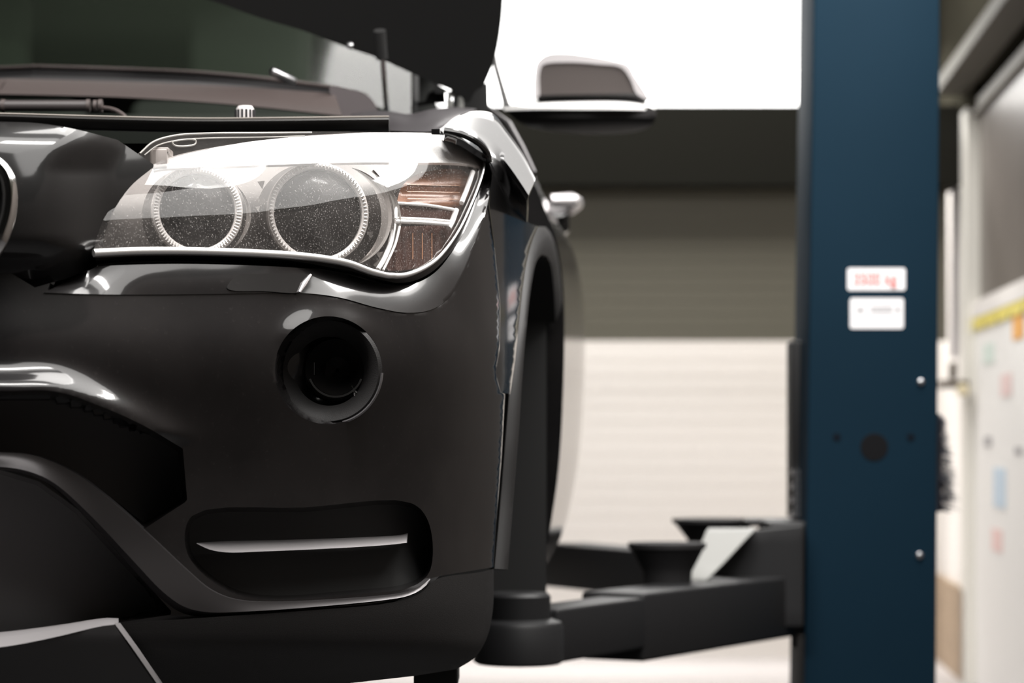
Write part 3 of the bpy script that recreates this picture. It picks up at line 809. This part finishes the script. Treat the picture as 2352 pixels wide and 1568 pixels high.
# projectors with light rings
def projector(px, py, r_in, r_out, d):
    Y = float(skin(px, py)) + d
    c = P(px, py, Y); s = Y / F
    ri, ro = r_in * s, r_out * s
    ax = (.24, -1, .04)
    b = MB().lathe([(ro, -.004), (ro, .004), (ro * .99, .007), ((ri + ro) / 2, .009), (ri * 1.01, .006), (ri, .002), (ri, -.004)], c, axis=ax, seg=96)
    rg = build('light_ring', b, ring_mat, hl, label='frosted light ring')
    b = MB()
    A_ = Vector(ax).normalized(); u = A_.cross(Vector((0, 0, 1))).normalized(); v = u.cross(A_).normalized()
    for k in range(84):
        a = 2 * math.pi * k / 84
        dr_ = u * math.cos(a) + v * math.sin(a)
        b.tube([c + dr_ * (ri * 1.05) + A_ * .0085, c + dr_ * (ro * .96) + A_ * .0095], .0009, 5)
    build('ring_rib', b, mat('ring_rib_%d' % px, (.75, .72, .70), rough=.3), rg)
    b = MB().lathe([(ri, -.002), (ri * .97, .001), (ri * .8, .008), (ri * .5, .014), (ri * .2, .0165), (.0004, .017)], c, axis=ax, seg=64)
    build('projector_lens', b, black_glass, hl, label='dark projector lens')
    b = MB().lathe([(ro * 1.0, -.002), (ro * 1.02, -.03), (ro * 1.1, -.05)], c, axis=ax, seg=64)
    build('projector_barrel', b, housing_mat, hl)
    return c, ro
c1, R1o = projector(452, 486, 86, 105, .060)
c2, R2o = projector(729, 491, 101, 118, .062)
# crescents beside the rings
def crescent(cpx, cpy, r0, r1, a0, a1, d, m, nm, taper=True):
    Y = float(skin(cpx, cpy)) + d
    A0 = [(cpx + r0 * math.cos(math.radians(a)), cpy - r0 * math.sin(math.radians(a))) for a in np.linspace(a0, a1, 30)]
    A1 = []
    for i, a in enumerate(np.linspace(a0, a1, 30)):
        k = math.sin(math.pi * i / 29) if taper else 1
        rr = r0 + (r1 - r0) * k
        A1.append((cpx + rr * math.cos(math.radians(a)), cpy - rr * math.sin(math.radians(a))))
    rows = [[P(a[0] * (1 - t) + c[0] * t, a[1] * (1 - t) + c[1] * t, Y + .5 * ((a[0] * (1 - t) + c[0] * t) - cpx) * Y / F + .004 * math.sin(math.pi * t)) for a, c in zip(A0, A1)] for t in np.linspace(0, 1, 4)]
    return build(nm, MB().slab(rows, (0, .006, 0)), m, hl)
frost = mat('pale_reflector', (.50, .47, .45), rough=.25, metal=.5)
crescent(460, 492, 106, 116, -48, 38, .05, frost, 'ring_collar')
crescent(748, 498, 128, 152, -62, 62, .055, frost, 'ring_collar')
crescent(748, 503, 152, 158, -44, 46, .062, frost, 'collar_edge', False)
crescent(735, 505, 168, 186, -38, 38, .075, mat('grey_collar', (.42, .40, .38), rough=.3, metal=.4, var=.5, var_scale=40), 'reflector_collar')
# reflector glints near rings
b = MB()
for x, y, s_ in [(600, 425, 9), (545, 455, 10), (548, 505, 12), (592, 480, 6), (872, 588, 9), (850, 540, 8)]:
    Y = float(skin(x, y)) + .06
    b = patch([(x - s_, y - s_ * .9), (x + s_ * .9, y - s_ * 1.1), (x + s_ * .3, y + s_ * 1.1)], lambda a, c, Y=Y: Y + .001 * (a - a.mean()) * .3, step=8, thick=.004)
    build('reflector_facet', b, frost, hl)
# turn signal
ts = patch(cr([(912, 462), (922, 430), (950, 404), (990, 392), (1040, 388), (1072, 396), (1084, 430), (1062, 472), (1058, 482)], 5), lambda x, y: skin(x, y) + .05 + .005 * np.sin((y - 390) / 7.), step=6, thick=.006)
tso = build('turn_signal', ts, amber, hl, label='amber turn signal')
b = patch(cr([(915, 520), (1050, 524), (1032, 560), (1000, 592), (960, 614), (905, 622), (888, 618), (905, 575)], 5), lambda x, y: skin(x, y) + .05 + .003 * np.sin((x - 390) / 4.), step=5, thick=.006)
build('lower_reflector', b, amber_dark, tso)
b = patch([(905, 466), (1062, 484), (1056, 512), (905, 502)], lambda x, y: skin(x, y) + .055 + 0 * x, step=10, thick=.006)
build('middle_reflector', b, amber_dark, tso)
b = MB()
def bar(pts, r, d=.03):
    b.tube([SP(x, y, d) for x, y in cr(pts, 5)], r, 8)
bar([(903, 466), (980, 471), (1042, 481)], .0018)
bar([(905, 500), (980, 503), (1040, 508)], .0014)
bar([(906, 508), (980, 511), (1036, 516)], .0026)
bar([(908, 468), (909, 485), (908, 503)], .0026)
bar([(1048, 482), (1038, 510), (1030, 524)], .0034)
bar([(1086, 395), (1074, 430), (1060, 466)], .0030, .015)
bar([(918, 520), (908, 560), (890, 600), (880, 620)], .0016)
bar([(905, 515), (898, 555), (882, 595), (868, 618)], .0028)
build('signal_bezel', b, white_refl, tso, label='chrome signal bars')
b = MB()
for yy in (424, 440, 456):
    b.tube([SP(x, yy + (x - 940) * .02, .044) for x in range(935, 1058, 12)], .0006, 6)
for xx in (948, 970, 992):
    b.tube([SP(xx, y, .046) for y in range(535, 600, 10)], .0006, 6)
build('signal_rib', b, mat('amber_rib', (.5, .25, .14), rough=.3), tso)
# small black lamp fixings
b = MB().box(P(991, 309, 3.10), P(1012, 303, 3.13))
build('lamp_fixing', b, gasket, hl)

# ------------------------------------------------------------------ LIFT
lift = root('lift_post', 'blue steel lift post with black swing arms beside the car', 'car lift', (0.70, 5.15, 0))
LEAN = math.tan(math.radians(.22))
def cx_(px, z): return (px - CX) / F * 5.0
b = MB()
x0b, x1b, x0t, x1t = cx_(1847, 0), cx_(2150, 0), cx_(1870, 0), cx_(2159, 0)
z0, z1 = 0.0, H + 1000 / F * 5.0 + 1.1
def lx(xb, xt, z):
    zb = H - 568 / F * 5; zt = H + 1000 / F * 5
    return xb + (xt - xb) * (z - zb) / (zt - zb)
secs = []
for z in (z0, z1):
    a_, c_ = lx(x0b, x0t, z), lx(x1b, x1t, z)
    secs.append([(a_, 5.0, z), (c_, 5.0, z), (c_, 5.26, z), (c_ - .05, 5.26, z), (c_ - .05, 5.25, z), (c_ - .008, 5.25, z), (c_ - .008, 5.008, z), (a_ + .008, 5.008, z), (a_ + .008, 5.25, z), (a_ + .05, 5.25, z), (a_ + .05, 5.26, z), (a_, 5.26, z)])
b.grid(secs, closed_u=True, caps=True)
post = build('post', b, blue, lift, bevel=.004)
def sticker_at(nm, x0, y0, x1, y1, mt, par, Y=4.9985, th=.001, rad=6, label=None):
    o = []
    for cxx, cyy, a0 in ((x1 - rad, y0 + rad, 0), (x0 + rad, y0 + rad, 90), (x0 + rad, y1 - rad, 180), (x1 - rad, y1 - rad, 270)):
        for k in range(5):
            a = math.radians(a0 + 22.5 * k)
            o.append((cxx + rad * math.cos(a), cyy - rad * math.sin(a)))
    return build(nm, patch(o, lambda x, y: Y + 0 * x, step=40, thick=th), mt, par, label=label)
s1_ = sticker_at('load_sticker', 1946, 615, 2080, 667, sticker, lift, label='white sticker reading 3500 kg')
s2_ = sticker_at('notice_sticker', 1952, 684, 2076, 755, sticker, lift, label='plain white notice sticker')
def text(nm, body, px, py, hpx, Y, mt, par, wfac=1.0, rotz=0):
    cu = bpy.data.curves.new(nm, 'FONT'); cu.body = body
    cu.size = hpx / F * Y * 1.38; cu.extrude = .0003; cu.align_x = 'CENTER'
    o = bpy.data.objects.new(nm, cu); C.objects.link(o)
    dg = bpy.context.evaluated_depsgraph_get()
    me = bpy.data.meshes.new_from_object(o.evaluated_get(dg))
    bpy.data.objects.remove(o)
    mbt = MB()
    p0 = P(px, py, Y)
    Rz = Matrix.Rotation(rotz, 3, 'Z')
    mbt.add([p0 + Rz @ Vector((v.co.x * wfac, -v.co.z, v.co.y)) for v in me.vertices], [tuple(p.vertices) for p in me.polygons])
    return build(nm, mbt, mt, par, smooth=False)
text('lettering', '3500 kg', 2010, 652, 27, 4.9965, red_ink, s1_, .84)
b = MB()
patch([(1966, 716), (1976, 704), (1986, 716)], lambda x, y: 4.998 + 0 * x, step=30, thick=.0006, mb=b)
for y in (704, 713):
    patch([(2000, y), (2050, y), (2050, y + 4), (2000, y + 4)], lambda x, y: 4.998 + 0 * x, step=30, thick=.0006, mb=b)
patch([(2058, 706), (2066, 706), (2066, 716), (2058, 716)], lambda x, y: 4.998 + 0 * x, step=30, thick=.0006, mb=b)
build('printed_mark', b, grey_ink, s2_)
for y in (877, 1275):
    b = MB().lathe([(.0072, 0), (.0072, .003), (.006, .0055), (.003, .0068), (.0002, .007)], P(2115 if y < 1000 else 2112, y, 5.0), seg=20)
    build('bolt', b, zinc, lift)
hole = mat('dark_hole', (.008, .008, .009), rough=.9, spec=.1)
b = MB().lathe([(.0265, .0), (.026, .0012), (.0002, .0013)], P(2008, 1027, 5.0), seg=36)
build('access_hole', b, hole, lift)
for x in (1922, 2092):
    b = MB().lathe([(.008, .0), (.0078, .001), (.0002, .0011)], P(x, 1004, 5.0), seg=16)
    build('bolt_hole', b, mat('blue_dimple_%d' % x, (.003, .006, .011), rough=.7, spec=.1), lift)
b = MB().box((.44, 4.9, 0), (.95, 5.4, .012))
build('base_plate', b, steel_dark, lift, bevel=.003)
# carriage
b = MB()
b.box(P(1819, 1190, 5.14), (P(1856, 0, 5.14).x, 5.24, H + (HZ - 782) / F * 5.14))
b.box((P(1757, 0, 5.1).x, 5.02, H + (HZ - 1428) / F * 5.1), (P(1860, 0, 5.1).x, 5.24, H + (HZ - 1196) / F * 5.1))
patch([(1612, 1344), (1732, 1216), (1846, 1204), (1846, 1440), (1640, 1440)], lambda x, y: 4.93 + 0 * x, step=30, thick=.10, mb=b)
build('carriage', b, steel_dark, lift, bevel=.004)
b = MB()
for k in range(7):
    z = H + (HZ - 1085 - k * 16) / F * 5.1
    b.box((P(1822 + (k % 2) * 6, 0, 5.1).x, 5.12, z - .006), (P(1840, 0, 5.1).x, 5.135, z + .006))
build('lift_chain', b, zinc, lift)
b = MB().tube([P(1825, 1420, 4.98), P(1826, 1487, 4.98)], .0055, 10)
build('lock_pin', b, steel_dark, lift)
# swing arms
def beam(p0, p1, w_, h_):
    p0, p1 = Vector(p0), Vector(p1)
    d = (p1 - p0).normalized(); sx = d.cross(Vector((0, 0, 1))).normalized() * (w_ / 2); up = Vector((0, 0, h_ / 2))
    return [[p + sx + up, p - sx + up, p - sx - up, p + sx - up] for p in (p0, p1)]
b = MB()
b.grid(beam((.54, 5.10, .525), (.17, 4.42, .527), .12, .115), closed_u=True, caps=True)
arm = build('swing_arm', b, steel_dark, lift, bevel=.006)
b = MB().grid(beam((.22, 4.48, .535), (.035, 4.12, .535), .085, .085), closed_u=True, caps=True)
build('arm_extension', b, steel_dark, arm, bevel=.005)
b = MB().lathe([(.002, .11), (.045, .11), (.05, .105), (.05, .07), (.066, .065), (.070, .058), (.070, .004), (.064, 0), (.002, 0)], (.010, 4.05, H - 530 / F * 4.0), axis=(0, 0, 1), seg=40)
build('arm_end', b, steel_dark, arm)
b = MB().grid(beam((.60, 5.2, .55), (.12, 6.1, .55), .12, .10), closed_u=True, caps=True)
arm2 = build('swing_arm', b, steel_dark, lift, bevel=.006)
def pad(px, py, Y, rt, hgt, par, zb):
    c = P(px, py, Y); c.z -= hgt
    b = MB().lathe([(.002, zb - c.z), (rt * .62, zb - c.z), (rt * .64, 0), (rt * .70, hgt * .15), (rt * .92, hgt * .74), (rt, hgt * .84), (rt, hgt), (rt * .85, hgt), (.002, hgt * .94)], c, axis=(0, 0, 1), seg=40)
    build('lift_pad', b, rubber, par)
pad(1532, 1246, 4.74, .071, .052, arm, .58)
pad(1640, 1191, 5.35, .086, .042, arm2, .60)
b = MB().box((P(1700, 0, 5.3).x, 5.16, H + (HZ - 1207) / F * 5.2), (P(1858, 0, 5.2).x, 5.30, H + (HZ - 1192) / F * 5.2))
build('arm_pivot_plate', b, steel_dark, arm2, bevel=.003)
# pale guard plate sloping off the carriage
g1 = [(1628, 1212, 4.92), (1622, 1220, 4.885), (1616, 1236, 4.875), (1588, 1288, 4.85), (1566, 1322, 4.83), (1562, 1332, 4.82), (1556, 1342, 4.78)]
g2 = [(1734, 1212, 4.92), (1730, 1220, 4.885), (1712, 1238, 4.875), (1664, 1290, 4.85), (1630, 1324, 4.83), (1622, 1332, 4.82), (1604, 1343, 4.78)]
rows = [[P(*(np.array(a) * (1 - t) + np.array(c) * t)) for t in (0, .25, .5, .75, 1)] for a, c in zip(g1, g2)]
build('arm_guard', MB().slab(rows, (0, .006, -.004)), steel_light, lift, label='pale sloping guard plate')

# ------------------------------------------------------------------ ROOM
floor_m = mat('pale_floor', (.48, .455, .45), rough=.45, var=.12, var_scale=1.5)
wall_dark = mat('shaded_olive_wall', (.03, .028, .021), rough=.9, spec=0)  # olive darkened for the shade above the door
wall_grey = mat('dim_grey_wall', (.03, .029, .028), rough=.85)
cream = mat('cream_panel', (.80, .765, .73), rough=.6)
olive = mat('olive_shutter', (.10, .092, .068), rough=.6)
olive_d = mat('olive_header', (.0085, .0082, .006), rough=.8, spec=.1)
brown = mat('brown_base_tiles', (.34, .25, .17), rough=.8, var=.35, var_scale=14)
ceil_m = mat('dim_ceiling', (.03, .03, .025), rough=.9)

def strct(nm, b, m, **k):
    return build(nm, b, m, kind='structure', smooth=False, **k)
RX = lambda Y: 1.552 - .0673 * (8.9 - Y)         # face of the right wall
XL = -4.2
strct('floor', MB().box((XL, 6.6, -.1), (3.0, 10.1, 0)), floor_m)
strct('floor_bay', MB().box((XL, -3.2, -.1), (3.0, 6.6, 0)), mat('darkened_bay_floor', (.03, .029, .03), rough=.6, var=.3, var_scale=2))  # unseen bay floor coloured dark so reflections in the bumper stay dark
strct('ceiling', MB().box((XL, -3.2, 3.6), (3.0, 10.1, 3.7)), ceil_m)
strct('wall_left', MB().box((XL - .1, -3.2, 0), (XL, 10.1, 3.6)), wall_grey)
strct('wall_front', MB().box((XL, -3.3, 0), (3.0, -3.2, 3.6)), wall_grey)
b = MB()
z = 0
while z < 1.88:                                   # ribbed cream panels
    z2 = min(z + .06, 1.9)
    b.box((XL, 10.0, z), (1.9, 10.1, z2 - .003)); b.box((XL, 10.002, z2 - .003), (1.9, 10.1, z2))
    z = z2
b.box((XL, 10.0, 3.2), (1.9, 10.1, 3.6)); b.box((XL, 10, 1.9), (-2.6, 10.1, 3.2)); b.box((1.3, 10, 1.9), (1.9, 10.1, 3.2))
strct('wall_back', b, cream)
pane = mat('daylit_pane', (.9, .9, .9), emit=((1, 1, .985), 2.2))
wn = strct('window_1', MB().box((-2.6, 10.05, 1.9), (1.3, 10.08, 3.2)), pane)
b = MB()
b.box((-2.6, 9.98, 1.86), (1.3, 10.06, 1.92)); b.box((-2.6, 9.98, 3.16), (1.3, 10.06, 3.22))
for x in (-2.62, 1.26): b.box((x, 9.98, 1.9), (x + .06, 10.06, 3.2))
strct('window_frame', b, white_refl, parent=wn)
# shutter and header
b = MB()
zs0, zs1 = H + (HZ - 782) / F * 9.3, H + (HZ - 420) / F * 9.3
k = 12
for i in range(k):
    a_, c_ = zs0 + (zs1 - zs0) * i / k, zs0 + (zs1 - zs0) * (i + 1) / k
    b.box((XL, 9.3, a_), (1.55, 9.33, c_ - .002)); b.box((XL, 9.302, c_ - .002), (1.55, 9.33, c_))
strct('door_1', b, olive)
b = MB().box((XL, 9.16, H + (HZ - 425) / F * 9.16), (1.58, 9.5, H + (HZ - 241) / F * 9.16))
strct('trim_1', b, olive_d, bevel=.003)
# right wall
def rwall(y0, y1, z0, z1, off=0, th=.1, b=None):
    b = b or MB()
    vs = []
    for y in (y0, y1):
        for o in (off, off + th):
            for z in (z0, z1):
                vs.append((RX(y) + o, y + o * -.0673, z))
    return b.add(vs, [(0, 1, 3, 2), (4, 6, 7, 5), (0, 4, 5, 1), (2, 3, 7, 6), (0, 2, 6, 4), (1, 5, 7, 3)])
strct('wall_right', rwall(-3.2, 8.7, 2.02, 3.6, .0, .1, rwall(8.7, 10.1, 1.95, 3.6, 0, .1, MB())), wall_dark)
strct('wall_right_near', rwall(-3.2, 6.15, 0, 2.02, .01, .1), mat('brown_grey_wall', (.10, .085, .075), rough=.8))
strct('wall_right_lower', rwall(8.9, 10.1, .32, 1.95, .01, .1), cream)
strct('baseboard_right', rwall(8.92, 10.1, 0, .32, -.01, .1), brown)
door = strct('door_2', rwall(6.2, 8.9, 0, 1.245, .02, .05), mat('pale_grey_door', (.86, .845, .82), rough=.55))
glassm = mat('frosted_grey_pane', (.15, .13, .115), rough=.35, var=.2, var_scale=3)
strct('door_pane', rwall(6.2, 8.86, 1.30, 1.93, .035, .03), glassm, parent=door)
b = rwall(6.2, 8.9, 1.245, 1.30, .01, .06)
strct('door_rail', b, cream, parent=door)
strct('door_rail', rwall(6.2, 8.9, 1.93, 1.97, .01, .06), mat('grey_rail', (.17, .155, .13), rough=.6), parent=door)
b = rwall(8.84, 9.02, 0, 1.96, -.01, .07)
strct('trim_2', b, mat('cream_post', (.80, .78, .72), rough=.5))
b = rwall(5.6, 9.0, 2.02, 2.07, -.10, .10)
strct('trim_3', b, mat('door_track', (.085, .078, .06), rough=.7))
# hazard tape on the door
b = rwall(6.2, 8.85, 1.205, 1.252, .012, .009)
tape = strct('hazard_tape', b, mat('yellow_tape', (.80, .68, .16), rough=.5), parent=door)
b = MB()
y = 8.82
while y > 6.4:
    vs = [(RX(y) + .010, y, 1.206), (RX(y) + .010, y - .18, 1.206), (RX(y) + .010, y - .24, 1.251), (RX(y) + .010, y - .06, 1.251)]
    vs = vs + [(q[0] + .003, q[1], q[2]) for q in vs]
    b.add(vs, [(0, 1, 2, 3), (7, 6, 5, 4), (0, 4, 5, 1), (1, 5, 6, 2), (2, 6, 7, 3), (3, 7, 4, 0)])
    y -= .32
build('tape_stripe', b, mat('dark_stripe', (.05, .045, .02), rough=.6), tape, smooth=False)
def wall_mark(nm, px, py, wpx, hpx, m, label):
    # find the wall point seen at this bearing
    k_ = (px - CX) / F
    Y = (1.552 - .0673 * 8.9 + .02) / (k_ - .0673)
    hw = wpx / 2 * Y / F / (k_ - .0673) * 1.0
    z = H + (HZ - py) / F * Y
    hh = hpx / 2 / F * Y
    build(nm, rwall(Y - hw, Y + hw, z - hh, z + hh, .016, .004), m, door, smooth=False, label=label)
wall_mark('sticker', 2340, 745, 24, 66, mat('orange_sticker', (.85, .42, .10), rough=.5), 'orange sticker')
wall_mark('sticker', 2272, 812, 24, 46, mat('mint_sticker', (.66, .76, .70), rough=.5), 'pale mint sticker')
wall_mark('sticker', 2312, 884, 24, 50, mat('pink_sticker', (.82, .62, .60), rough=.5), 'pale pink sticker')
wall_mark('sticker', 2297, 1120, 26, 90, mat('blue_sticker', (.55, .68, .80), rough=.5), 'pale blue sticker')
wall_mark('sticker', 2291, 1240, 22, 50, mat('rose_sticker', (.85, .60, .57), rough=.5), 'pale rose sticker')
wall_mark('door_screw', 2270, 1014, 14, 22, grey_ink, 'small grey screw')
wall_mark('door_screw', 2340, 1035, 14, 16, grey_ink, 'small grey screw')
# conduit, latch, brush
b = MB().tube([P(2192, 290, 9.35), P(2192, 820, 9.35)], .012, 12)
pipe = build('conduit', b, mat('grey_conduit', (.33, .31, .33), rough=.5), label='grey vertical conduit on the wall beside the cream door post', cat='pipe', base=P(2192, 820, 9.35))
lt = root('door_latch', 'dark latch bracket with cream knob on the cream post', 'latch', P(2195, 890, 8.8))
b = MB().box(P(2150, 892, 8.90), P(2228, 872, 8.78))
b.box(P(2178, 872, 8.86), P(2200, 830, 8.80))
build('bracket', b, mat('latch_bracket', (.10, .08, .06), rough=.5), lt, bevel=.01)
b = MB().lathe([(.020, -.02), (.020, .01), (.014, .022), (.0005, .024)], P(2212, 896, 8.77), seg=24)
build('knob', b, mat('cream_knob', (.75, .66, .45), rough=.35), lt)
br = root('brush', 'dark blue-grey bristle brush hanging behind the blue post', 'brush', P(2150, 1170, 5.35))
bm_ = mat('brush_bristles', (.06, .07, .095), rough=.8)
b = MB().tube([P(2146, 950, 5.35), P(2150, 1175, 5.35)], .012, 10)
build('spine', b, mat('brush_spine', (.03, .03, .04), rough=.7), br)
b = MB()
for k in range(420):
    t = random.random(); py = 955 + 215 * t
    a = random.uniform(-1.2, 1.2)
    Lb = (.018 + .026 * min(1, t * 1.4) * (1 if t < .93 else .5)) * random.uniform(.75, 1.15)
    p = P(2150, py, 5.35)
    q = p + Vector((math.cos(a) * Lb, -math.sin(a) * Lb, -.25 * Lb + random.uniform(-.006, .006)))
    b.tube([p, q], [.0009, .0005], 4)
bo = build('bristles', b, bm_, br, kind='stuff')
